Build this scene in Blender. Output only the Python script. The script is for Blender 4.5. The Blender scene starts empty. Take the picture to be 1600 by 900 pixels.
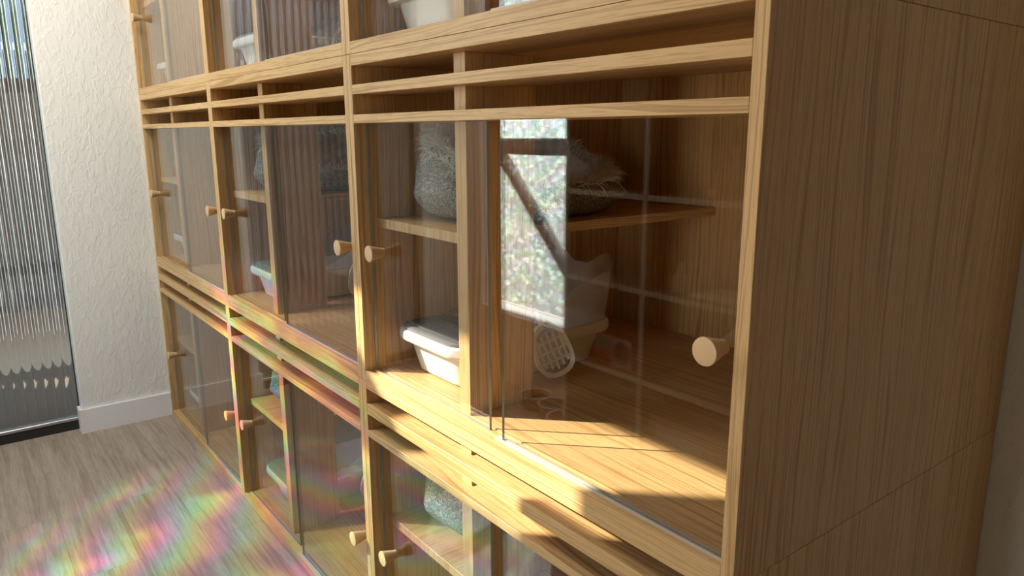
import bpy, bmesh, math, random
from math import sin, cos, pi, radians
from mathutils import Matrix, Vector, noise
SC = bpy.context.scene
COL = SC.collection
random.seed(7)

# ------------------------------------------------------------------ camera, world, sun, exposure
cd = bpy.data.cameras.new('camera'); cam = bpy.data.objects.new('camera', cd); COL.objects.link(cam)
cd.sensor_width = 36.0; cd.lens = 1143.63 / 1600 * 36; cd.clip_start = 0.02
R = Matrix.Rotation(radians(52.3933), 3, 'Z') @ Matrix.Rotation(radians(77.9661), 3, 'X') @ Matrix.Rotation(radians(-0.2174), 3, 'Z')
cam.matrix_world = Matrix.Translation((3.46715, -0.69776, 1.26006)) @ R.to_4x4()
SC.camera = cam
vs = SC.view_settings
vs.view_transform = 'Standard'; vs.look = 'None'; vs.gamma = 1.0; vs.use_curve_mapping = False
vs.exposure = 0.65
SC.cycles.use_denoising = True
SC.cycles.max_bounces = 12; SC.cycles.diffuse_bounces = 8; SC.cycles.glossy_bounces = 6
SC.cycles.transmission_bounces = 8; SC.cycles.transparent_max_bounces = 32
SC.cycles.sample_clamp_indirect = 6.0
SC.cycles.caustics_reflective = False; SC.cycles.caustics_refractive = False

SUN_DIR = Vector((1.05, 1.0, -0.875)).normalized()
SUN_E = 12.0
SKY_HI = (0.20, 0.32, 0.5); SKY_LO = (1.0, 0.91, 0.78); SKY_STR = 8.5; GLARE = 1.0
GROUND_C = (0.60, 0.52, 0.42)

w = bpy.data.worlds.new('sky'); SC.world = w; w.use_nodes = True
nt = w.node_tree; nt.nodes.clear()
o_ = nt.nodes.new('ShaderNodeOutputWorld'); bg = nt.nodes.new('ShaderNodeBackground')
tc = nt.nodes.new('ShaderNodeTexCoord'); sp = nt.nodes.new('ShaderNodeSeparateXYZ'); rp = nt.nodes.new('ShaderNodeValToRGB')
nt.links.new(tc.outputs['Generated'], sp.inputs[0])
mr = nt.nodes.new('ShaderNodeMapRange'); mr.inputs[1].default_value = -1; mr.inputs[2].default_value = 1
nt.links.new(sp.outputs[2], mr.inputs[0]); nt.links.new(mr.outputs[0], rp.inputs[0])
e = rp.color_ramp.elements
e[0].position = 0.46; e[0].color = (*GROUND_C, 1); e[1].position = 0.95; e[1].color = (*SKY_HI, 1)
x_ = e.new(0.515); x_.color = (*SKY_LO, 1); x_ = e.new(0.62); x_.color = (0.38, 0.43, 0.48, 1)
nt.links.new(rp.outputs[0], bg.inputs[0])
# hazy glare around the sun's azimuth, low over the ground
dp = nt.nodes.new('ShaderNodeVectorMath'); dp.operation = 'DOT_PRODUCT'; nt.links.new(tc.outputs['Generated'], dp.inputs[0])
dp.inputs[1].default_value = Vector((-SUN_DIR.x, -SUN_DIR.y, 0.05)).normalized()
def wm(op, a, b):
    k = nt.nodes.new('ShaderNodeMath'); k.operation = op
    for i, v in enumerate((a, b)):
        if isinstance(v, (int, float)): k.inputs[i].default_value = v
        else: nt.links.new(v, k.inputs[i])
    return k.outputs[0]
gl = wm('ADD', wm('MULTIPLY', wm('POWER', wm('MAXIMUM', dp.outputs['Value'], 0.0), 10.0), GLARE * SKY_STR), SKY_STR)
nt.links.new(gl, bg.inputs[1])
nt.links.new(bg.outputs[0], o_.inputs[0])

sl = bpy.data.lights.new('sun', 'SUN'); sun = bpy.data.objects.new('sun', sl); COL.objects.link(sun)
sl.energy = SUN_E; sl.color = (1.0, 0.90, 0.72); sl.angle = radians(0.6)
sun.rotation_euler = SUN_DIR.to_track_quat('-Z', 'Y').to_euler(); sun.location = (-3, -4, 4)

def area(name, loc, size, direction, energy, color, portal=False, spread=180):
    l = bpy.data.lights.new(name, 'AREA'); l.shape = 'RECTANGLE'; l.size, l.size_y = size
    l.energy = energy; l.color = color; l.spread = radians(spread)
    o = bpy.data.objects.new(name, l); COL.objects.link(o); o.location = loc
    o.rotation_euler = Vector(direction).to_track_quat('-Z', 'Z').to_euler()
    if portal: l.cycles.is_portal = True
    return o
CEIL = 2.7; WY = -1.45          # ceiling height, window wall plane
WX0, WX1, WZ0, WZ1 = 0.34, 1.20, 0.36, 2.235
VX0, VX1, VZ0, VZ1 = 2.63, 2.97, 0.15, 2.10      # added unseen window, lifts the dark cabinet interiors
area('window_daylight_portal', ((WX0 + WX1) / 2, WY - 0.12, (WZ0 + WZ1) / 2), (WX1 - WX0, WZ1 - WZ0), (0, 1, 0), 1, (1, 1, 1), portal=True)
area('added_fill_window_portal', ((VX0 + VX1) / 2, WY - 0.12, (VZ0 + VZ1) / 2), (VX1 - VX0, VZ1 - VZ0), (0, 1, 0), 1, (1, 1, 1), portal=True)
area('added_ceiling_fill', (0.95, -0.85, CEIL - 0.03), (1.1, 0.6), (0, 0, -1), 22, (1.0, 0.93, 0.84))  # added fill lamp, brightens the left wall and far cabinet fronts

# rainbow thrown by the window film: a lamp at the film whose colour runs through the spectrum
def rainbow_lamp():
    l = bpy.data.lights.new('window_film_rainbow', 'SPOT'); l.energy = 180; l.spot_size = radians(62); l.spot_blend = 0.8
    l.shadow_soft_size = 0.03
    o = bpy.data.objects.new('window_film_rainbow', l); COL.objects.link(o)
    o.location = (0.80, WY + 0.06, 1.15)
    o.rotation_euler = (Vector((1.34, -0.13, 0.25)) - o.location).to_track_quat('-Z', 'Y').to_euler()
    l.use_nodes = True; n = l.node_tree; n.nodes.clear()
    out = n.nodes.new('ShaderNodeOutputLight'); em = n.nodes.new('ShaderNodeEmission')
    t = n.nodes.new('ShaderNodeTexCoord'); s = n.nodes.new('ShaderNodeSeparateXYZ')
    n.links.new(t.outputs['Normal'], s.inputs[0])
    def m(op, a, b):
        k = n.nodes.new('ShaderNodeMath'); k.operation = op
        for i, v in enumerate((a, b)):
            if isinstance(v, (int, float)): k.inputs[i].default_value = v
            else: n.links.new(v, k.inputs[i])
        return k.outputs[0]
    u = m('DIVIDE', s.outputs[0], s.outputs[2]); v = m('DIVIDE', s.outputs[1], s.outputs[2])
    cb = n.nodes.new('ShaderNodeCombineXYZ'); n.links.new(u, cb.inputs[0]); n.links.new(v, cb.inputs[1])
    ns = n.nodes.new('ShaderNodeTexNoise'); ns.inputs['Scale'].default_value = 5.0; ns.inputs['Detail'].default_value = 3
    n.links.new(cb.outputs[0], ns.inputs['Vector'])
    ph = m('ADD', m('MULTIPLY', ns.outputs[0], 2.2), m('MULTIPLY', v, 12.0))
    hue = m('FRACT', ph, 0)
    hs = n.nodes.new('ShaderNodeCombineColor'); hs.mode = 'HSV'
    n.links.new(hue, hs.inputs[0]); hs.inputs[1].default_value = 0.78
    n2 = n.nodes.new('ShaderNodeTexNoise'); n2.inputs['Scale'].default_value = 5.0
    n.links.new(cb.outputs[0], n2.inputs['Vector'])
    n.links.new(m('POWER', m('MULTIPLY', n2.outputs[0], 1.6), 3.0), hs.inputs[2])
    n.links.new(hs.outputs[0], em.inputs[0]); em.inputs[1].default_value = 1.0
    n.links.new(em.outputs[0], out.inputs[0])
rainbow_lamp()

# ------------------------------------------------------------------ materials
class NT:
    def __init__(s, name):
        s.m = bpy.data.materials.new(name); s.m.use_nodes = True; s.t = s.m.node_tree; s.t.nodes.clear()
        s.out = s.n('ShaderNodeOutputMaterial')
    def n(s, typ, **kw):
        k = s.t.nodes.new(typ)
        for a, v in kw.items(): setattr(k, a, v)
        return k
    def put(s, sock, v):
        if hasattr(v, 'is_output'): s.t.links.new(v, sock)
        else: sock.default_value = v
    def math(s, op, a, b=0.0):
        k = s.n('ShaderNodeMath', operation=op); s.put(k.inputs[0], a); s.put(k.inputs[1], b); return k.outputs[0]
    def noise(s, vec, scale, detail=2, rough=0.5, dist=0):
        k = s.n('ShaderNodeTexNoise'); s.put(k.inputs['Vector'], vec)
        k.inputs['Scale'].default_value = scale; k.inputs['Detail'].default_value = detail
        k.inputs['Roughness'].default_value = rough; k.inputs['Distortion'].default_value = dist
        return k.outputs[0]
    def ramp(s, f, stops):
        k = s.n('ShaderNodeValToRGB'); s.put(k.inputs[0], f); e = k.color_ramp.elements
        e[0].position, e[0].color = stops[0][0], (*stops[0][1], 1); e[1].position, e[1].color = stops[-1][0], (*stops[-1][1], 1)
        for p, c in stops[1:-1]:
            q = e.new(p); q.color = (*c, 1)
        return k.outputs[0]
    def mixc(s, f, a, b, mode='MIX'):
        k = s.n('ShaderNodeMix', data_type='RGBA', blend_type=mode)
        s.put(k.inputs[0], f); s.put(k.inputs[6], a); s.put(k.inputs[7], b); return k.outputs[2]
    def bump(s, h, strength, dist):
        k = s.n('ShaderNodeBump'); k.inputs['Strength'].default_value = strength; k.inputs['Distance'].default_value = dist
        s.put(k.inputs['Height'], h); return k.outputs[0]
    def pbsdf(s, color, rough=0.5, normal=None, spec=0.5, **kw):
        k = s.n('ShaderNodeBsdfPrincipled'); s.put(k.inputs['Base Color'], color if hasattr(color, 'is_output') else (*color, 1))
        s.put(k.inputs['Roughness'], rough); k.inputs['Specular IOR Level'].default_value = spec
        if normal is not None: s.put(k.inputs['Normal'], normal)
        for a, v in kw.items(): s.put(k.inputs[a.replace('_', ' ')], v)
        return k.outputs[0]
    def mixs(s, f, a, b):
        k = s.n('ShaderNodeMixShader'); s.put(k.inputs[0], f); s.put(k.inputs[1], a); s.put(k.inputs[2], b); return k.outputs[0]
    def end(s, sh): s.t.links.new(sh, s.out.inputs[0]); return s.m

def plain(name, color, rough=0.5, spec=0.5, bump=0, scale=200, **kw):
    m = NT(name); t = m.n('ShaderNodeTexCoord').outputs['Object']
    n = m.noise(t, scale, 3)
    c = m.mixc(m.math('MULTIPLY', n, 0.25), (*color, 1), (color[0] * .7, color[1] * .7, color[2] * .7, 1))
    return m.end(m.pbsdf(c, rough, m.bump(n, bump, 0.002) if bump else None, spec, **kw))

def wood(name, light, dark, fig=(0.55, 1.0), spec=0.3):
    m = NT(name)
    uv = m.n('ShaderNodeUVMap', uv_map='grain').outputs[0]
    rnd = m.n('ShaderNodeObjectInfo').outputs['Random']
    off = m.n('ShaderNodeCombineXYZ'); m.put(off.inputs[0], m.math('MULTIPLY', rnd, 7.3)); m.put(off.inputs[1], m.math('MULTIPLY', rnd, 3.1))
    ad = m.n('ShaderNodeVectorMath', operation='ADD'); m.put(ad.inputs[0], uv); m.put(ad.inputs[1], off.outputs[0])
    def scaled(su, sv):
        k = m.n('ShaderNodeVectorMath', operation='MULTIPLY'); m.put(k.inputs[0], ad.outputs[0]); k.inputs[1].default_value = (su, sv, 1); return k.outputs[0]
    broad = m.noise(scaled(0.9, 9), 1.0, 2, 0.5)
    # long streaks, warped by the broad figure
    sep = m.n('ShaderNodeSeparateXYZ'); m.put(sep.inputs[0], scaled(1, 1))
    v = m.math('ADD', sep.outputs[1], m.math('MULTIPLY', broad, 0.09))
    cv = m.n('ShaderNodeCombineXYZ'); m.put(cv.inputs[0], m.math('MULTIPLY', sep.outputs[0], 1.6)); m.put(cv.inputs[1], m.math('MULTIPLY', v, 175))
    streak = m.noise(cv.outputs[0], 1.0, 3, 0.6)
    cf = m.n('ShaderNodeCombineXYZ'); m.put(cf.inputs[0], m.math('MULTIPLY', sep.outputs[0], 14)); m.put(cf.inputs[1], m.math('MULTIPLY', sep.outputs[1], 420))
    fine = m.noise(cf.outputs[0], 1.0, 2, 0.5)
    s1 = m.ramp(streak, [(0.38, (0, 0, 0)), (0.50, (1, 1, 1))])
    mid = tuple((a + b) / 2 for a, b in zip(light, dark))
    c = m.mixc(s1, (*dark, 1), (*light, 1))
    c = m.mixc(m.math('MULTIPLY', m.ramp(fine, [(0.36, (1, 1, 1)), (0.47, (0, 0, 0))]), 0.6), c, (*dark, 1))
    c = m.mixc(m.math('MULTIPLY', m.ramp(broad, [(0.35, (1, 1, 1)), (0.65, (0, 0, 0))]), 0.4), c, (*mid, 1))
    return m.end(m.pbsdf(c, 0.45, m.bump(streak, 0.15, 0.001), spec))

M = {}
M['wood'] = wood('oak_laminate', (0.63, 0.41, 0.19), (0.37, 0.208, 0.074), spec=0.45)
M['beech'] = plain('beech', (0.66, 0.44, 0.24), 0.45, scale=60)
M['white_plastic'] = plain('white_plastic', (0.80, 0.80, 0.78), 0.35)
M['grey_plastic'] = plain('grey_plastic', (0.20, 0.20, 0.21), 0.5)
M['track'] = plain('pale_track', (0.50, 0.44, 0.36), 0.3)
M['black'] = plain('black_metal', (0.02, 0.02, 0.022), 0.4)
M['alu'] = plain('grey_metal', (0.45, 0.46, 0.48), 0.35, Metallic=0.7)
M['base'] = plain('painted_baseboard', (0.85, 0.85, 0.86), 0.5)
M['white_board'] = plain('white_board', (0.86, 0.84, 0.80), 0.5); M['brown_board'] = plain('brown_board', (0.20, 0.12, 0.06), 0.6)

def glass():
    m = NT('clear_glass')
    bf = m.n('ShaderNodeNewGeometry').outputs['Backfacing']
    f = m.n('ShaderNodeFresnel'); m.put(f.inputs[0], m.math('SUBTRACT', 1.55, m.math('MULTIPLY', bf, 1.55 - 1 / 1.55)))
    tr = m.n('ShaderNodeBsdfTransparent'); tr.inputs[0].default_value = (0.985, 0.988, 0.985, 1)
    gl = m.n('ShaderNodeBsdfGlossy'); gl.inputs['Roughness'].default_value = 0.0
    return m.end(m.mixs(f.outputs[0], tr.outputs[0], gl.outputs[0]))
M['glass'] = glass()
M['glass_edge'] = plain('glass_edge', (0.30, 0.35, 0.37), 0.15)

def fluted():
    m = NT('fluted_glass')
    g = m.n('ShaderNodeBsdfGlass'); g.inputs['IOR'].default_value = 1.48; g.inputs['Roughness'].default_value = 0.02
    g.inputs[0].default_value = (0.93, 0.96, 0.97, 1)
    return m.end(g.outputs[0])
M['fluted'] = fluted()

def film():
    """holographic window film: lets tinted sun through in rainbow patches and sparkles when backlit"""
    m = NT('holographic_film')
    t = m.n('ShaderNodeTexCoord').outputs['Object']
    ws = m.noise(t, 3.0, 2)
    sep = m.n('ShaderNodeSeparateXYZ'); m.put(sep.inputs[0], t)
    hue = m.math('FRACT', m.math('ADD', m.math('MULTIPLY', sep.outputs[2], 9.0), m.math('MULTIPLY', ws, 5.0)))
    hs = m.n('ShaderNodeCombineColor', mode='HSV'); m.put(hs.inputs[0], hue); hs.inputs[1].default_value = 0.14; hs.inputs[2].default_value = 1.0
    vo = m.n('ShaderNodeTexVoronoi'); m.put(vo.inputs['Vector'], t); vo.inputs['Scale'].default_value = 55
    vc = vo.outputs['Color']
    sv = m.n('ShaderNodeSeparateColor'); m.put(sv.inputs[0], vc)
    tr = m.n('ShaderNodeBsdfTransparent'); gl_ = m.math('ADD', 0.36, m.math('MULTIPLY', m.math('POWER', sv.outputs[1], 3.0), 0.64))
    m.put(tr.inputs[0], m.mixc(1.0, m.mixc(1.0, hs.outputs[0], (0.70, 0.93, 1.0, 1), 'MULTIPLY'), gl_, 'MULTIPLY'))
    spark = m.math('POWER', sv.outputs[0], 5.0)
    h2 = m.n('ShaderNodeCombineColor', mode='HSV'); m.put(h2.inputs[0], sv.outputs[1]); m.put(h2.inputs[1], m.math('MULTIPLY', m.math('POWER', sv.outputs[2], 4.0), 0.55))
    m.put(h2.inputs[2], m.math('ADD', 0.35, m.math('MULTIPLY', spark, 0.65)))
    cool = m.mixc(1.0, h2.outputs[0], (0.86, 0.98, 1.0, 1), 'MULTIPLY')
    vm = m.n('ShaderNodeVectorMath', operation='SUBTRACT'); m.put(vm.inputs[0], vc); vm.inputs[1].default_value = (0.5, 0.5, 0.5)
    vs_ = m.n('ShaderNodeVectorMath', operation='SCALE'); m.put(vs_.inputs[0], vm.outputs[0]); vs_.inputs['Scale'].default_value = 1.1
    nn = m.n('ShaderNodeVectorMath', operation='ADD'); m.put(nn.inputs[0], m.n('ShaderNodeNewGeometry').outputs['Normal']); m.put(nn.inputs[1], vs_.outputs[0])
    nz = m.n('ShaderNodeVectorMath', operation='NORMALIZE'); m.put(nz.inputs[0], nn.outputs[0])
    rf = m.n('ShaderNodeBsdfRefraction'); rf.inputs['Roughness'].default_value = 0.24; rf.inputs['IOR'].default_value = 1.25
    m.put(rf.inputs[0], cool); m.put(rf.inputs['Normal'], nz.outputs[0])
    tl = m.n('ShaderNodeBsdfTranslucent'); m.put(tl.inputs[0], cool)
    a = m.mixs(0.3, rf.outputs[0], tl.outputs[0])
    return m.end(m.mixs(0.32, tr.outputs[0], a))
M['film'] = film()

def wall_mat():
    m = NT('rough_white_plaster'); t = m.n('ShaderNodeTexCoord').outputs['Object']
    mp = m.n('ShaderNodeVectorMath', operation='MULTIPLY'); m.put(mp.inputs[0], t); mp.inputs[1].default_value = (1, 1, 0.55)
    n1 = m.noise(mp.outputs[0], 42, 4, 0.55, 1.0); n2 = m.noise(t, 160, 3)
    h = m.math('ADD', m.ramp(n1, [(0.45, (0, 0, 0)), (0.62, (1, 1, 1))]), m.math('MULTIPLY', n2, 0.25))
    c = m.mixc(m.noise(t, 3, 2), (0.77, 0.775, 0.75, 1), (0.81, 0.815, 0.79, 1))
    return m.end(m.pbsdf(c, 0.85, m.bump(h, 0.35, 0.003), 0.2))
M['wall'] = wall_mat()

def floor_mat():
    m = NT('vinyl_plank_floor'); t = m.n('ShaderNodeTexCoord').outputs['Object']
    br = m.n('ShaderNodeTexBrick'); m.put(br.inputs['Vector'], t); br.offset = 0.37; br.squash = 1
    br.inputs['Scale'].default_value = 1.0; br.inputs['Brick Width'].default_value = 1.2; br.inputs['Row Height'].default_value = 0.18
    br.inputs['Mortar Size'].default_value = 0.0008; br.inputs['Mortar Smooth'].default_value = 0.2
    br.inputs['Color1'].default_value = (0.2, 0.2, 0.2, 1); br.inputs['Color2'].default_value = (0.8, 0.8, 0.8, 1); br.inputs['Mortar'].default_value = (0.5, 0.5, 0.5, 1)
    sep = m.n('ShaderNodeSeparateXYZ'); m.put(sep.inputs[0], t)
    bw = m.n('ShaderNodeSeparateColor'); m.put(bw.inputs[0], br.outputs['Color'])
    sh = m.math('MULTIPLY', bw.outputs[0], 13.0)
    cv = m.n('ShaderNodeCombineXYZ'); m.put(cv.inputs[0], m.math('ADD', m.math('MULTIPLY', sep.outputs[0], 2.2), sh)); m.put(cv.inputs[1], m.math('ADD', m.math('MULTIPLY', sep.outputs[1], 48), sh))
    g = m.noise(cv.outputs[0], 1.0, 5, 0.62, 0.8)
    cf = m.n('ShaderNodeCombineXYZ'); m.put(cf.inputs[0], m.math('MULTIPLY', sep.outputs[0], 12)); m.put(cf.inputs[1], m.math('MULTIPLY', sep.outputs[1], 260))
    f = m.noise(cf.outputs[0], 1.0, 3, 0.6)
    c = m.ramp(g, [(0.32, (0.245, 0.197, 0.152)), (0.5, (0.36, 0.297, 0.235)), (0.7, (0.43, 0.36, 0.29))])
    c = m.mixc(m.math('MULTIPLY', m.ramp(f, [(0.35, (1, 1, 1)), (0.55, (0, 0, 0))]), 0.35), c, (0.20, 0.135, 0.085, 1))
    c = m.mixc(m.math('MULTIPLY', br.outputs['Fac'], 0.55), c, (0.12, 0.085, 0.055, 1))
    return m.end(m.pbsdf(c, 0.5, m.bump(g, 0.1, 0.001), 0.3))
M['floor'] = floor_mat()

def knit():
    m = NT('grey_knit_fabric'); t = m.n('ShaderNodeTexCoord').outputs['Object']
    n = m.noise(t, 260, 2, 0.7); n2 = m.noise(t, 30, 2)
    c = m.ramp(n, [(0.35, (0.07, 0.072, 0.07)), (0.5, (0.21, 0.215, 0.21)), (0.66, (0.48, 0.48, 0.46))])
    return m.end(m.pbsdf(c, 0.95, m.bump(n, 0.5, 0.003), 0.1))
M['knit'] = knit()
def plush():
    m = NT('white_plush'); t = m.n('ShaderNodeTexCoord').outputs['Object']
    c = m.ramp(m.noise(t, 45, 2), [(0.3, (0.6, 0.6, 0.6)), (0.7, (0.9, 0.89, 0.86))])
    d = m.pbsdf(c, 0.9, None, 0.1); tl = m.n('ShaderNodeBsdfTranslucent'); m.put(tl.inputs[0], c)
    return m.end(m.mixs(0.25, d, tl.outputs[0]))
M['plush'] = plush()
def milky():
    m = NT('milky_clear_plastic')
    tr = m.n('ShaderNodeBsdfTransparent'); tr.inputs[0].default_value = (0.95, 0.95, 0.95, 1)
    a = m.pbsdf((0.80, 0.80, 0.79), 0.2, None, 0.5); tl = m.n('ShaderNodeBsdfTranslucent'); tl.inputs[0].default_value = (0.8, 0.8, 0.8, 1)
    return m.end(m.mixs(0.38, tr.outputs[0], m.mixs(0.4, a, tl.outputs[0])))
M['milky'] = milky()

# ------------------------------------------------------------------ mesh helpers
def link(name, me, mat, parent=None):
    o = bpy.data.objects.new(name, me); COL.objects.link(o)
    for k in (mat if isinstance(mat, (list, tuple)) else [mat]): me.materials.append(M[k] if isinstance(k, str) else k)
    if parent is not None: o.parent = parent
    return o
class MB:
    def __init__(s): s.bm = bmesh.new(); s.uv = s.bm.loops.layers.uv.new('grain')
    def box(s, x0, x1, y0, y1, z0, z1, g='x', bev=0.0, mi=0):
        r = bmesh.ops.create_cube(s.bm, size=1.0); vs = r['verts']
        for v in vs: v.co = Vector(((x0 + x1) / 2 + v.co.x * (x1 - x0), (y0 + y1) / 2 + v.co.y * (y1 - y0), (z0 + z1) / 2 + v.co.z * (z1 - z0)))
        fs = list({f for v in vs for f in v.link_faces})
        if bev:
            es = list({e for f in fs for e in f.edges})
            r = bmesh.ops.bevel(s.bm, geom=es, offset=bev, segments=1, affect='EDGES', profile=0.5)
            fs = list({f for v in r['verts'] for f in v.link_faces} | {f for f in fs if f.is_valid})
        s.grain(fs, g)
        for f in fs: f.material_index = mi
        return fs
    def grain(s, fs, g):
        gi = 'xyz'.index(g)
        for f in fs:
            n = f.normal if f.normal.length else (f.normal_update() or f.normal)
            f.normal_update(); n = f.normal
            ax = max(range(3), key=lambda i: abs(n[i]))
            if ax == gi: a, b = (gi + 1) % 3, (gi + 2) % 3
            else: a, b = gi, [i for i in range(3) if i not in (gi, ax)][0]
            for l in f.loops:
                c = l.vert.co; l[s.uv].uv = (c[a], c[b] + 0.37 * c[ax])
    def prism(s, prof, x0, x1, g='x', axis='x', mi=0):
        """profile (list of 2D points) extruded along an axis"""
        def P(a, b, t): return {'x': (t, a, b), 'y': (a, t, b), 'z': (a, b, t)}[axis]
        A = [s.bm.verts.new(P(a, b, x0)) for a, b in prof]; B = [s.bm.verts.new(P(a, b, x1)) for a, b in prof]
        n = len(prof); fs = [s.bm.faces.new((A[i], A[(i + 1) % n], B[(i + 1) % n], B[i])) for i in range(n)]
        fs.append(s.bm.faces.new(A)); fs.append(s.bm.faces.new(B[::-1]))
        bmesh.ops.recalc_face_normals(s.bm, faces=fs); s.grain(fs, g)
        for f in fs: f.material_index = mi
        return fs
    def loft(s, rings, close=True, cap0=False, cap1=False, smooth=True, mi=0):
        V = [[s.bm.verts.new(p) for p in r] for r in rings]; n = len(rings[0]); fs = []
        for a, b in zip(V[:-1], V[1:]):
            for i in range(n if close else n - 1):
                fs.append(s.bm.faces.new((a[i], a[(i + 1) % n], b[(i + 1) % n], b[i])))
        if cap0: fs.append(s.bm.faces.new(V[0][::-1]))
        if cap1: fs.append(s.bm.faces.new(V[-1]))
        for f in fs: f.smooth = smooth; f.material_index = mi
        return fs
    def tube(s, pts, r, n=8, taper=None):
        rings = []; pts = [Vector(p) for p in pts]
        for i, p in enumerate(pts):
            d = (pts[min(i + 1, len(pts) - 1)] - pts[max(i - 1, 0)]).normalized()
            a = d.orthogonal().normalized() if i == 0 else (prev - d * prev.dot(d)).normalized()
            prev = a; b = d.cross(a); rr = r if taper is None else r * taper[i]
            rings.append([p + (a * cos(2 * pi * k / n) + b * sin(2 * pi * k / n)) * rr for k in range(n)])
        return s.loft(rings, cap0=True, cap1=True)
    def lathe(s, prof, n=24, cap0=True, cap1=True, axis='z', smooth=True):
        rings = []
        for r, z in prof:
            ring = []
            for k in range(n):
                a = 2 * pi * k / n
                ring.append((r * cos(a), r * sin(a), z) if axis == 'z' else (r * cos(a), z, r * sin(a)))
            rings.append(ring)
        return s.loft(rings, cap0=cap0, cap1=cap1, smooth=smooth)
    def build(s, name, mat, parent=None, recalc=True):
        if recalc: bmesh.ops.recalc_face_normals(s.bm, faces=s.bm.faces)
        me = bpy.data.meshes.new(name); s.bm.to_mesh(me); s.bm.free()
        return link(name, me, mat, parent)
def flatshade(o, ang=30):
    o.data.set_sharp_from_angle(angle=radians(ang)); return o
def tag(o, label, cat, group=None):
    o['label'] = label; o['category'] = cat
    if group: o['group'] = group
    return o
def empty(name, loc=(0, 0, 0), rz=0):
    o = bpy.data.objects.new(name, None); COL.objects.link(o); o.location = loc; o.rotation_euler = (0, 0, rz); o.empty_display_size = 0.05
    return o
def copy_tree(o, parent=None):
    c = o.copy(); COL.objects.link(c); c.parent = parent
    for ch in list(o.children): copy_tree(ch, c)
    return c
def struct(name, mb, mat):
    o = mb.build(name, mat); o['kind'] = 'structure'; return o

# ------------------------------------------------------------------ room
RX = 5.4; BY = 0.815; DOOR0, DOOR1, DOORH = -0.353, -1.30, 2.30
b = MB(); b.box(-0.2, RX, WY - 0.15, BY + 0.1, -0.1, 0.0); struct('floor', b, 'floor')
b = MB(); b.box(-0.2, RX + .1, WY - 0.15, BY + 0.1, CEIL, CEIL + 0.1); struct('ceiling', b, 'wall')
b = MB(); b.box(-0.12, RX, BY, BY + 0.1, 0.0, CEIL); struct('wall_back', b, 'wall')
b = MB(); b.box(-0.12, 0, DOOR0, BY, 0, CEIL, bev=0.003); b.box(-0.12, 0, WY, DOOR1, 0, CEIL); b.box(-0.12, 0, DOOR1, DOOR0, DOORH, CEIL); struct('wall_left', b, 'wall')
b = MB(); b.box(RX, RX + .1, WY - 0.1, BY + 0.1, 0, CEIL); struct('wall_right', b, 'brown_board')
b = MB()
b.box(-0.12, WX0, WY - 0.06, WY, 0, CEIL); b.box(WX1, VX0, WY - 0.06, WY, 0, CEIL); b.box(VX1, RX, WY - 0.06, WY, 0, CEIL)
b.box(VX0, VX1, WY - 0.06, WY, 0, VZ0); b.box(VX0, VX1, WY - 0.06, WY, VZ1, CEIL)
b.box(WX0, WX1, WY - 0.06, WY, WZ1, CEIL); b.box(WX0, WX1, WY - 0.06, WY, 0, WZ0)
struct('wall_front', b, 'wall')
# baseboard with its returned end at the door reveal
b = MB()
b.prism([(0.0005, DOOR0 - 0.012), (0.012, DOOR0 - 0.012), (0.012, -0.001), (0.0005, -0.001)], 0.0, 0.105, axis='z')
b.prism([(-0.057, DOOR0 - 0.012), (0.0005, DOOR0 - 0.012), (0.0005, DOOR0 - 0.0005), (-0.057, DOOR0 - 0.0005)], 0.0, 0.105, axis='z')
struct('baseboard_left', b, 'base')

# fluted glass door in the left wall
b = MB()
prof = []; n = 0; y = DOOR0 - 0.005; pitch = 0.036
N = 25; pitch = (DOOR0 - DOOR1 - 0.034) / N
for i in range(N * 10 + 1):
    t = i / 10; prof.append((-0.074 + 0.009 * abs(sin(pi * t)) ** 0.8, y - t * pitch))
prof += [(-0.086, prof[-1][1]), (-0.086, y)]
fs = b.prism(prof, 0.055, DOORH - 0.04, axis='z')
for f in fs: f.smooth = len(f.verts) == 4
o = b.build('door_1', 'fluted'); o['kind'] = 'structure'; flatshade(o, 50)
b = MB()
ye = DOOR1 + 0.001; ys = DOOR0 - 0.0005
b.box(-0.10, -0.072, ys - 0.004, ys, 0.012, DOORH - 0.002); b.box(-0.10, -0.062, ye, ye + 0.03, 0.012, DOORH - 0.002)
b.box(-0.10, -0.062, ye + 0.03, ys - 0.004, DOORH - 0.04, DOORH - 0.002); b.box(-0.10, -0.062, ye + 0.03, ys - 0.004, 0.0005, 0.042)
d = b.build('door_frame', 'black', o)
b = MB(); b.box(-0.1, -0.058, ye + 0.03, ys - 0.004, 0.042, 0.056, bev=0.002); b.build('door_bottom_rail', 'alu', o)

# window with holographic film (clear glass above it)
FZ = 1.91
b = MB()
b.box(WX0, WX0 + 0.03, WY - 0.055, WY - 0.02, WZ0, WZ1); b.box(WX1 - 0.004, WX1, WY - 0.055, WY - 0.02, WZ0, WZ1)
b.box(WX0 + .03, WX1 - .004, WY - 0.055, WY - 0.02, WZ0, WZ0 + 0.008)
fr = b.build('window_1', 'base'); fr['kind'] = 'structure'
b = MB(); b.box(WX0 + .03, WX1 - .004, WY - 0.05, WY - 0.044, FZ, WZ1); b.build('window_pane', 'glass', fr)
b = MB()
v = [b.bm.verts.new(p) for p in ((WX0 + .03, WY - .046, WZ0 + .048), (WX1 - .004, WY - .046, WZ0 + .048), (WX1 - .004, WY - .046, FZ), (WX0 + .03, WY - .046, FZ))]
b.bm.faces.new(v[::-1]); b.build('window_film', 'film', fr, recalc=False)
m_ = NT('film_hem'); tl_ = m_.n('ShaderNodeBsdfTranslucent'); tl_.inputs[0].default_value = (.92, .95, .95, 1); M['hem'] = m_.end(tl_.outputs[0])
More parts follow.
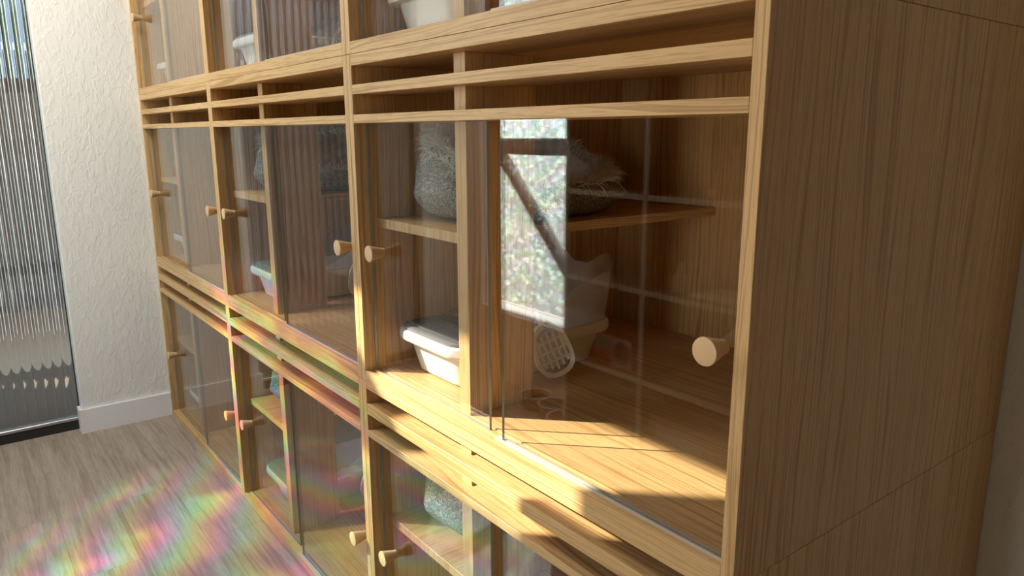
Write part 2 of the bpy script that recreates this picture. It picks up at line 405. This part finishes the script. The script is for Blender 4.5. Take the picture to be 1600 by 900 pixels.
b = MB(); b.box(WX0 + .03, WX1 - .004, WY - .05, WY - .042, WZ0 + .008, WZ0 + .042); b.build('film_hem', 'hem', fr)

b = MB()
for q in ((VX0, VX0 + .04, VZ0, VZ1), (VX1 - .04, VX1, VZ0, VZ1), (VX0 + .04, VX1 - .04, VZ0, VZ0 + .04), (VX0 + .04, VX1 - .04, VZ1 - .04, VZ1)): b.box(q[0], q[1], WY - .07, WY - .02, q[2], q[3])
fr = b.build('added_fill_window', 'base'); fr['kind'] = 'structure'  # frame of the added window that fills the interiors with daylight
b = MB(); b.box(VX0 + .04, VX1 - .04, WY - .05, WY - .044, VZ0 + .04, VZ1 - .04); b.build('window_pane', 'glass', fr)

# ------------------------------------------------------------------ cat cabinets, three by three
UW = 1.0; T = 0.0193; D = 0.81
ROWZ = [0.0, 0.712, 1.4185, 2.124]
RAILS = {0: dict(top=0.6935, r1=(0.6325, 0.6575), r2=(0.5775, 0.594)), 1: dict(top=1.395, r1=(1.3377, 1.3567), r2=(1.279, 1.2966))}
RAILS[2] = {k: (v + 0.7065 if not isinstance(v, tuple) else (v[0] + .7065, v[1] + .7065)) for k, v in RAILS[1].items()}
PX0, PX1 = 0.351, 0.387
def knob(parent, x, y, z):
    b = MB(); b.lathe([(0.0095, 0.0), (0.0098, -0.004), (0.0165, -0.030), (0.0178, -0.0335), (0.0172, -0.0355), (0.0155, -0.036)], 28, axis='y')
    k = b.build('knob', 'beech', parent); k.location = (x, y, z); flatshade(k, 40); return k
def make_cabinet(row):
    z0 = ROWZ[row]; H = ROWZ[row + 1] - z0 - 0.0008; r = RAILS[row]; g = 0.0005; BT = 0.0237
    top, r1, r2 = r['top'] - z0, tuple(q - z0 for q in r['r1']), tuple(q - z0 for q in r['r2'])
    root = empty('cat_cabinet')
    b = MB(); b.box(g, T, 0, D, 0, H, 'z', 0.0006); b.build('side_panel', 'wood', root)
    b = MB(); b.box(UW - T, UW - g, 0, D, 0, H, 'z', 0.0006); b.build('side_panel', 'wood', root)
    a, c = T + 0.0002, UW - T - 0.0002
    b = MB()
    b.prism([(0, 0), (D - .011, 0), (D - .011, BT), (0.036, BT), (0.036, BT - .003), (0.024, BT - .003), (0.024, BT), (0.019, BT), (0.019, BT - .003), (0.007, BT - .003), (0.007, BT), (0.0, BT)], a, c)
    b.build('bottom_panel', 'wood', root)
    b = MB(); b.box(a, c, 0, D - .011, top, H, 'x', 0.0006); b.build('top_panel', 'wood', root)
    b = MB(); b.box(a, c, D - .010, D, 0, H, 'z'); b.build('back_panel', 'wood', root)
    for lo, hi in (r1, r2):
        b = MB(); b.box(a, c, 0, 0.034, lo, hi, 'x', 0.0006); b.box(a, PX0, 0.034, 0.125, lo, hi, 'x'); b.box(PX1 + 0.007, c, 0.034, 0.125, lo, hi, 'x')
        b.build('vent_slat', 'wood', root)
    b = MB(); b.box(PX0 + .0003, PX1, 0.0345, 0.189, BT + .0003, top - .0003, 'z', 0.0006); b.build('partition', 'wood', root)
    b = MB(); b.box(a, PX0 - .006, 0.046, D - .012, 0.345, 0.365, 'y', 0.0006); b.build('shelf', 'wood', root)
    for x0, x1, y0, kx in ((T + .002, 0.459, 0.0265, 0.078), (0.5185, UW - T - .002, 0.0105, 0.958)):
        b = MB(); fs = b.box(x0, x1, y0, y0 + 0.005, BT - .0026, r2[0] - .0004)
        for f in fs: f.material_index = 0 if abs(f.normal.y) > .5 else 1
        p = b.build('glass_door', ['glass', 'glass_edge'], root, recalc=False); knob(p, kx, y0, 0.298)
    b = MB(); b.box(0.5, c - .001, 0.0155, 0.0185, BT - .0028, BT + .004, 'x'); b.box(0.5, c - .001, 0.0072, 0.0102, BT - .0028, BT + .004, 'x')
    b.build('door_track', 'track', root)
    root.location = (0, 0, z0)
    return root
CN = ['of the far column by the wall', 'of the middle column', 'of the near end column']
RN = ['bottom', 'middle', 'top']
cabs = {}
for r in range(3):
    proto = make_cabinet(r)
    for c in range(3):
        o = proto if c == 0 else copy_tree(proto)
        o.location = (c * UW, 0, ROWZ[r])
        tag(o, f'{RN[r]} oak cat cabinet {CN[c]}', 'cabinet', 'stacked cat cabinets'); cabs[r, c] = o

# ------------------------------------------------------------------ litter boxes
def rrect(cx, cy, hx, hy, r, z, n=6):
    out = []
    for (sx, sy, a0) in ((1, 1, 0), (-1, 1, 90), (-1, -1, 180), (1, -1, 270)):
        for k in range(n):
            a = radians(a0 + 90 * k / (n - 1)); out.append((cx + sx * (hx - r) + r * cos(a), cy + sy * (hy - r) + r * sin(a), z))
    return out
def make_litter():
    root = empty('litter_box')
    b = MB(); L = 0.215
    rings = [rrect(0, 0, .098, L - .035, .04, 0), rrect(0, 0, .106, L - .028, .045, .004), rrect(0, 0, .122, L - .012, .05, .072),
             rrect(0, 0, .140, L + .006, .06, .074), rrect(0, 0, .143, L + .010, .062, .080), rrect(0, 0, .142, L + .009, .062, .094), rrect(0, 0, .137, L + .004, .06, .098),
             rrect(0, 0, .126, L - .008, .05, .096), rrect(0, 0, .120, L - .014, .048, .07), rrect(0, 0, .104, L - .03, .044, .010), rrect(0, 0, .05, .08, .03, .009)]
    b.loft(rings, cap0=True, cap1=True); t = b.build('tub', 'white_plastic', root); flatshade(t, 40)
    # grey foot mat on the low entrance end (front, -y)
    b = MB()
    b.loft([rrect(0, -.148, .126, .070, .045, .096), rrect(0, -.148, .126, .070, .045, .1035), rrect(0, -.148, .120, .064, .04, .106)], cap0=True, cap1=True)
    for i in range(11):
        y = -.200 + i * .0095
        b.box(-.108, .108, y, y + .0045, .1055, .1095)
    m = b.build('foot_mat', 'grey_plastic', root); flatshade(m, 30)
    # milky splash guard round the back with two ear points
    b = MB(); out, inn = [], []
    path = []
    P = rrect(0, .03, .131, .190, .055, 0, 8)
    # walk from front of right side, round the back, to front of left side
    n = len(P); pts = []
    for k in range(-8, 24):
        pass
    right = [(.131, -.075 + .02 * i) for i in range(9)]
    corner1 = [(p[0], p[1]) for p in P[:8]]; corner2 = [(p[0], p[1]) for p in P[8:16]]
    back = [(.076 - .152 * i / 16, .220) for i in range(1, 16)]
    left = [(-.131, .085 - .02 * i) for i in range(9)]
    seq = right + corner1 + back + corner2 + left
    tot = len(seq); lo, hi, lo2, hi2 = [], [], [], []
    for i, (x, y) in enumerate(seq):
        u = i / (tot - 1); s = min(u, 1 - u) * 2
        h = 0.012 + 0.085 * min(1, (s / .35)) ** 1.4
        if y > .10: h += 0.02
        for ex in (.078, -.078):
            d = math.hypot(x - ex, y - .215); h += 0.035 * max(0, 1 - d / .055)
        fl = 1.0 + 0.05 * (h / .1)
        lo.append((x, y, .095)); hi.append((x * fl, y * (fl if y > 0 else 1), .095 + h))
        lo2.append((x * .985, y * .985, .095)); hi2.append((x * fl * .985, y * (fl if y > 0 else 1) * .985, .095 + h))
    mid = [tuple((p + q) / 2 for p, q in zip(A, B)) for A, B in zip(lo, hi)]
    b.loft([lo2, hi2, hi, lo], close=False); g = b.build('splash_guard', 'milky', root); flatshade(g, 40)
    return root
LG = 'white litter boxes in the cabinets'
lb0 = make_litter()
cells = [(1, 2), (1, 1), (1, 0), (0, 1), (0, 0), (2, 0), (2, 1), (2, 2)]
first = True
for (r, c) in cells:
    o = lb0 if first else copy_tree(lb0); first = False
    o.location = (c * UW + 0.166, 0.288, ROWZ[r] + 0.0240)
    tag(o, f'white litter box inside the {RN[r]} cabinet {CN[c]}', 'litter box', LG)

# ------------------------------------------------------------------ plush pouch beds
def make_bed():
    root = empty('plush_cat_bed'); A, Bq = 0.131, 0.250; n = 56
    def se(v): return math.copysign(abs(v) ** .58, v)
    def rim(t):
        h = 0.124 - 0.058 * cos(t) + 0.010 * sin(3 * t + .6) + 0.014 * max(0, cos(t + pi * .72)) ** 2
        return h
    rings = []
    for (f, zz) in ((.25, 0.0), (.72, 0.0), (.90, 0.012), (1.0, 0.05), (1.02, .40), (.97, .70), (.86, .92), (.80, 1.0), (.74, .97), (.70, .75), (.66, .42), (.45, .30), (.2, .28)):
        ring = []
        for k in range(n):
            t = 2 * pi * k / n; h = rim(t)
            z = zz if zz < .06 and f < 1.01 else zz * h
            wob = 1 + 0.07 * noise.noise(Vector((cos(t) * 2, sin(t) * 2, zz * 3))) * (1 if zz > .03 else .3)
            tilt = -0.008 * (max(z, 0) / .2) if zz > .06 else 0
            ring.append((f * wob * A * se(cos(t)) + tilt, f * wob * Bq * se(sin(t)), z))
        rings.append(ring)
    b = MB(); b.loft(rings[:8], cap0=True); bd = b.build('bed_body', 'knit', root)
    b = MB(); b.loft(rings[7:], cap1=True); b.build('bed_lining', 'plush', root)
    for q in (bd,):
        md = q.modifiers.new('s', 'SUBSURF'); md.levels = 1; md.render_levels = 1
    # fringe of plush strands along the rim
    b = MB(); rnd = random.Random(3)
    for i in range(3600):
        t = rnd.uniform(0, 2 * pi); k = t / (2 * pi) * n; k0 = int(k) % n; k1 = (k0 + 1) % n; fr_ = k - int(k)
        ri = rnd.choice((6, 7, 7, 8)); p = Vector(rings[ri][k0]).lerp(Vector(rings[ri][k1]), fr_)
        outw = Vector((cos(t), sin(t), 0)); d = (outw * rnd.uniform(-.3, 1.1) + Vector((0, 0, rnd.uniform(.0, .9))) + Vector((rnd.gauss(0, .45), rnd.gauss(0, .45), rnd.gauss(0, .4)))).normalized()
        L = rnd.uniform(.018, .046); side = d.orthogonal().normalized(); side = (Matrix.Rotation(rnd.uniform(0, 6.28), 3, d) @ side) * rnd.uniform(.0008, .0018)
        mid = p + d * L * .55; tip = p + d * L + Vector((0, 0, -L * .25))
        v0, v1, v2, v3, v4 = (b.bm.verts.new(q) for q in (p - side, p + side, mid + side * .8, mid - side * .8, tip))
        b.bm.faces.new((v0, v1, v2, v3)); b.bm.faces.new((v3, v2, v4))
    b.build('plush_fringe', 'plush', root, recalc=False)
    return root
bed0 = make_bed(); first = True
for (r, c, rz) in ((1, 2, 0), (1, 1, .02), (0, 2, .012), (0, 1, .0), (1, 0, .015)):
    o = bed0 if first else copy_tree(bed0); first = False
    o.location = (c * UW + 0.1835, 0.332, ROWZ[r] + 0.3655); o.rotation_euler.z = rz
    tag(o, f'grey plush-rimmed pouch bed in the {RN[r]} cabinet {CN[c]}', 'pet bed', 'plush pouch beds on the cabinet shelves')

# ------------------------------------------------------------------ litter scoops
def make_scoop():
    root = empty('litter_scoop')
    # head in the local XZ plane, thickness in y; handle going up
    b = MB(); hw, hh, th = .042, .060, .003
    n = 24; outer = []
    for k in range(n):
        a = 2 * pi * k / n; e_ = 2.6
        x = hw * math.copysign(abs(cos(a)) ** (2 / e_), cos(a)); z = hh * math.copysign(abs(sin(a)) ** (2 / e_), sin(a)); outer.append((x * (1 - .12 * (z / hh)), z + hh))
    me = b.bm
    # slotted plate: bars across with gaps, framed by a rim
    inner = [(x * .80, (z - hh) * .84 + hh) for x, z in outer]
    for (ya, yb) in ((0, th),):
        Ao = [me.verts.new((x, ya, z)) for x, z in outer]; Ai = [me.verts.new((x, ya, z)) for x, z in inner]
        Bo = [me.verts.new((x, yb + .012, z)) for x, z in outer]; Bi = [me.verts.new((x, yb, z)) for x, z in inner]
        for i in range(n):
            j = (i + 1) % n
            me.faces.new((Ao[i], Ao[j], Ai[j], Ai[i])); me.faces.new((Ai[i], Ai[j], Bi[j], Bi[i])); me.faces.new((Bi[i], Bi[j], Bo[j], Bo[i])); me.faces.new((Bo[i], Bo[j], Ao[j], Ao[i]))
    for x in (-.0265, -.0135, 0, .0135, .0265):
        b.box(x - .0024, x + .0024, 0, th, .016 + abs(x) * .4, .104 - abs(x) * .5)
    for z in (.038, .060, .082):
        b.box(-.033, .033, 0, th, z - .0028, z + .0028)
    b.build('scoop_head', 'white_plastic', root)
    b = MB(); b.tube([(0, .004, .112), (0, .006, .14), (0, .010, .18), (0, .016, .215), (0, .012, .235), (0, .004, .243)], .0062, 8, [1.2, .95, .9, 1.1, 1.2, .7])
    b.build('handle', 'white_plastic', root)
    return root
sc0 = make_scoop(); first = True
for (r, c, x, y, z, rx, ry, rz, where) in ((1, 2, .353, .295, .040, -.06, -.36, 1.2, 'leaning on the litter box'), (1, 1, .353, .32, .031, -.06, .1, 1.25, 'leaning on the litter box'),
                                           (2, 1, .353, .30, .031, -.06, .12, 1.25, 'leaning on the litter box'), (0, 1, .353, .32, .036, -.06, .25, 1.25, 'leaning on the litter box')):
    o = sc0 if first else copy_tree(sc0); first = False
    o.location = (c * UW + x, y, ROWZ[r] + z); o.rotation_euler = (rx, ry, rz)
    tag(o, f'white slotted scoop in the {RN[r]} cabinet {CN[c]}', 'scoop', 'litter scoops in the cabinets')

# ------------------------------------------------------------------ white cube shelf across the aisle (seen mirrored in the glass)
CX0, CX1, CY0, CY1 = 1.352, 2.622, WY + 0.002, -1.165
def edged(o):
    for p in o.data.polygons: p.material_index = 1 if p.normal.y > .5 else 0
    return o
def cube_shelf():
    root = empty('cube_shelf', (CX0, CY0, 0)); wdt, dep = CX1 - CX0, CY1 - CY0; th = .019
    zs = [0.05, 0.39, 0.718, 1.049, 1.38, 1.70]; xs = [0, .401, .815, wdt - th]
    for i, x in enumerate(xs):
        b = MB(); b.box(x, x + th, 0, dep, 0, 1.70, 'z'); edged(b.build('upright', ['brown_board', 'white_board'], root))
    for z in zs:
        b = MB()
        for xa, xb in zip(xs[:-1], xs[1:]): b.box(xa + th + .0003, xb - .0003, 0.004, dep - .0005, z - th, z)
        edged(b.build('shelf_board', ['brown_board', 'white_board'], root))
    b = MB(); b.box(th, wdt - th, 0, .0035, .02, 1.69); b.build('back_panel', 'brown_board', root)
    return root
tag(cube_shelf(), 'open cube shelf with white edges standing across the aisle, seen mirrored in the glass', 'shelf')
def bowl(x, y, mat, label):
    b = MB(); b.lathe([(.040, 0), (.058, .004), (.066, .03), (.070, .062), (.0725, .066), (.069, .066), (.062, .030), (.02, .012)], 36); o = b.build('pet_bowl', [mat], None)
    o.location = (x, y, .0005); flatshade(o, 50)
    b = MB(); n = 36
    b.lathe([(.068, .0655), (.0735, .0655), (.0738, .070), (.0683, .070), (.068, .0655)], 36, False, False); r = b.build('bowl_rim', 'white_plastic', o); r['label'] = 'white rim'
    return tag(o, label, 'bowl', 'pet bowls under the window')
M['bowl_dark'] = plain('dark_bowl', (.05, .045, .045), .3); M['bowl_purple'] = plain('purple_bowl', (.045, .035, .055), .3); M['bowl_red'] = plain('red_bowl', (.5, .03, .03), .35)
bowl(.976, -1.33, 'bowl_dark', 'dark brown pet bowl on the floor, farthest from the cube shelf')
bowl(1.122, -1.32, 'bowl_purple', 'dark purple pet bowl on the floor between the brown and red bowls')
bowl(1.262, -1.25, 'bowl_red', 'red pet bowl on the floor against the cube shelf')
# things in the cube shelf
M['pack'] = plain('packaging', (.62, .12, .10), .5); M['pack_white'] = plain('packaging_white', (.8, .72, .68), .5); M['violet'] = plain('violet_print', (.13, .06, .14), .5); M['leaf'] = plain('green_print', (.25, .4, .25), .5)
b = MB(); b.box(0, .20, 0, .10, 0, .115, bev=.001); o = b.build('treat_box', 'pack'); o.location = (1.49, -1.30, .3905)
tag(o, 'red and white treat box with a violet disc standing in the cube shelf', 'box')
b = MB(); b.box(.095, .198, .1001, .1008, .004, .112); b.build('box_front', 'pack_white', o)
b = MB(); b.lathe([(.044, 0), (.044, .0008)], 32, axis='y'); k = b.build('printed_disc', 'violet', o); k.location = (.148, .1009, .058)
b = MB(); b.box(.004, .09, .1001, .1006, .06, .11); b.build('printed_panel', 'leaf', o)
b = MB(); b.lathe([(.024, 0), (.026, .003), (.026, .055), (.014, .066), (.012, .07), (.012, .085), (.009, .086), (.009, .10), (.005, .104)], 24); o = b.build('spray_bottle', 'white_plastic'); o.location = (1.87, -1.235, .7185); flatshade(o, 40)
tag(o, 'small white spray bottle standing in the cube shelf', 'bottle')
b = MB(); b.box(0, .22, 0, .15, 0, .006); b.box(.02, .20, .01, .14, .0063, .011); o = b.build('paper_stack', 'white_board'); o.location = (1.80, -1.34, .7185) ; o.location.x = 1.93; o.location.y = -1.36
tag(o, 'low stack of white papers lying beside the spray bottle', 'paper')
b = MB(); pts = []
for i in range(40):
    a = i / 39 * 2 * pi * 1.02 + .6; pts.append((.10 * cos(a), .008 + .012 * sin(2 * a), .055 * sin(a) * (1 + .2 * cos(a))))
b.tube(pts, .0035, 6); o = b.build('black_cable', 'black'); o.location = (1.56, CY1 + .012, .735); tag(o, 'black cable looped over the edge of a shelf board', 'cable')
M['leather'] = plain('dark_leather', (.07, .022, .015), .5, bump=.3, scale=60)
b = MB(); b.loft([rrect(0, 0, .15, .08, .05, 0), rrect(0, 0, .165, .09, .06, .05), rrect(0, 0, .16, .085, .06, .13), rrect(0, 0, .12, .05, .045, .165), rrect(0, 0, .05, .02, .015, .17)], cap0=True, cap1=True)
o = b.build('leather_bag', 'leather'); o.location = (1.95, -1.31, 1.0495); tag(o, 'dark brown leather bag lying in the cube shelf', 'bag')
M['orange'] = plain('orange', (.8, .2, .04), .5)
b = MB(); b.lathe([(.003, 0), (.014, .004), (.019, .016), (.016, .029), (.003, .034)], 20); o = b.build('orange_ball', 'orange'); o.location = (2.02, -1.195, 1.0495); tag(o, 'small orange ball in front of the leather bag', 'ball')
b = MB(); b.box(0, .34, 0, .2, 0, .21, bev=.002); o = b.build('storage_box', 'wood'); o.location = (1.785, -1.40, .0505)
tag(o, 'brown storage box with a pale label standing low in the cube shelf', 'box'); b = MB(); b.box(.03, .24, .2003, .201, .12, .18); b.build('box_label', 'white_board', o)

# steel brace frame outside the window
M['brace'] = plain('painted_steel', (.10, .09, .09), .5)
b = MB(); y = WY - .14
b.box(WX0 - .35, WX1 + .3, y, y + .03, 1.15, 1.23); b.box(WX0 - .35, WX0 - .31, y, y + .03, 0.0, 1.15); b.box(WX1 + .26, WX1 + .3, y, y + .03, 0.0, 1.15)
d = Vector((.40, 0, -.40)); 
b.prism([(WX0 + .02, 1.15), (WX0 + .10, 1.15), (WX0 + .78, .45), (WX0 + .70, .45)], y, y + .03, axis='y')
o = b.build('steel_railing', 'brace'); tag(o, 'dark steel railing with a diagonal brace outside the filmed window', 'railing')

# ------------------------------------------------------------------ outside the fluted door
def ground_mat(name, c1, c2):
    m = NT(name); t = m.n('ShaderNodeTexCoord').outputs['Object']
    return m.end(m.pbsdf(m.mixc(m.noise(t, 4, 5), (*c1, 1), (*c2, 1)), .9, None, .1))
M['sunlit_paving'] = ground_mat('sunlit_paving', (.46, .36, .25), (.56, .45, .33)); M['dark_brown'] = ground_mat('dark_brown', (.13, .10, .075), (.19, .15, .115))  # sunlit far ground and shaded near ground put into pale and dark colours
M['fence'] = ground_mat('fence', (.075, .07, .064), (.115, .108, .098)); M['fence_pale'] = ground_mat('fence_pale', (.24, .23, .21), (.30, .29, .27)); M['leafy'] = ground_mat('leafy', (.03, .06, .03), (.10, .15, .07))
b = MB(); b.box(-9, -1.35, -2.24, 5, -.15, -.08); struct('ground', b, 'sunlit_paving')
b = MB(); b.box(-1.35, -.13, -2.24, 2.3, -.15, -.06); struct('path', b, 'dark_brown')  # near ground, its shade put into the dark colour
b = MB()
for i in range(42): b.box(-3.2, -3.16 + .004 * (i % 2), -2.24 + i * .13, -2.24 + i * .13 + .1295, -.08, 1.62, mi=1 if i % 3 == 0 else 0)
b.box(-3.158, -3.131, -2.19, 2.19, 1.56, 1.66); b.box(-3.158, -3.131, -2.19, 2.19, .2, .28)
for i in range(19): b.box(-3.13 + i * .13, -3.13 + i * .13 + .1295, -2.24, -2.2, -.08, 2.6, mi=1 if i % 3 == 0 else 0)  # side fence added to block the bright horizon seen through the ribs
for i in range(22): b.box(-3.13 + i * .13, -3.13 + i * .13 + .1295, 2.2, 2.24, -.08, 2.1, mi=1 if i % 3 == 0 else 0)  # opposite side fence, also added to keep bright sky out of the ribs
o = b.build('board_fence', ['fence', 'fence_pale']); tag(o, 'grey board fence with added side returns beyond the fluted glass door', 'fence')
b = MB(); b.box(-3.6, -.13, -2.19, 2.3, 2.45, 2.55); struct('added_shade_roof', b, 'dark_brown')  # unseen roof added to shade the area beyond the door
M['render_blue'] = ground_mat('blue_grey_render', (.10, .13, .17), (.14, .17, .21))
hs = empty('sky_blocking_house', (-7.2, -2, -.1)); b = MB(); b.box(-1.5, 0, -3.3, 9, 0, 5.0); b.build('house_wall', 'render_blue', hs)  # house added to cover the overbright sky above the fence
for i in range(5):
    b = MB(); b.box(0, .05, -3 + i * 2.2, -1.9 + i * 2.2, 1.2, 2.4); f_ = b.build('window', 'base', hs); b = MB(); b.box(.0501, .055, -2.92 + i * 2.2, -1.98 + i * 2.2, 1.28, 2.32); b.build('pane', 'black', f_)
tag(hs, 'added blue grey house wall with white framed windows, hiding the bright sky', 'house')
post0 = None
for y in (-1.75, -1.1, -.45, .35):
    if post0 is None:
        b = MB(); b.box(-.045, .045, -.045, .045, 0, 2.5, 'z', .004); post0 = p_ = b.build('added_streak_post', 'base')  # pale posts added to give bright streaks in the fluted glass
    else:
        p_ = post0.copy(); COL.objects.link(p_)
    p_.location = (-2.3, y, -.081); p_.scale.z = 1.012 if y > -1.6 else .9
    tag(p_, 'added white square post making streaks in the fluted glass', 'post', 'added posts making streaks in the fluted glass')
def tree(x, y, h, s, label):
    root = empty('garden_tree', (x, y, -.08)); b = MB(); b.tube([(0, 0, 0), (.05, .02, h * .4), (0, .05, h * .75)], .09, 8, [1.2, .9, .5]); b.build('trunk', 'dark_brown', root)
    b = MB(); rnd = random.Random(s)
    for i in range(900):
        u = Vector((rnd.gauss(0, 1), rnd.gauss(0, 1), rnd.gauss(0, 1))).normalized() * rnd.uniform(.5, 1) ; p = Vector((u.x * .8, u.y * .8, h * .72 + u.z * h * .3))
        a = Vector((rnd.gauss(0, 1), rnd.gauss(0, 1), rnd.gauss(0, 1))).normalized() * .11; c = a.orthogonal().normalized() * .06
        b.bm.faces.new([b.bm.verts.new(q) for q in (p - a, p + c, p + a, p - c)])
    b.build('foliage', 'leafy', root, recalc=False); tag(root, label, 'tree')
tree(-4.6, -1.0, 2.6, 1, 'green garden tree behind the fence, nearer the fluted door'); tree(-5.6, 2.0, 2.9, 2, 'green garden tree behind the fence, farther from the door')
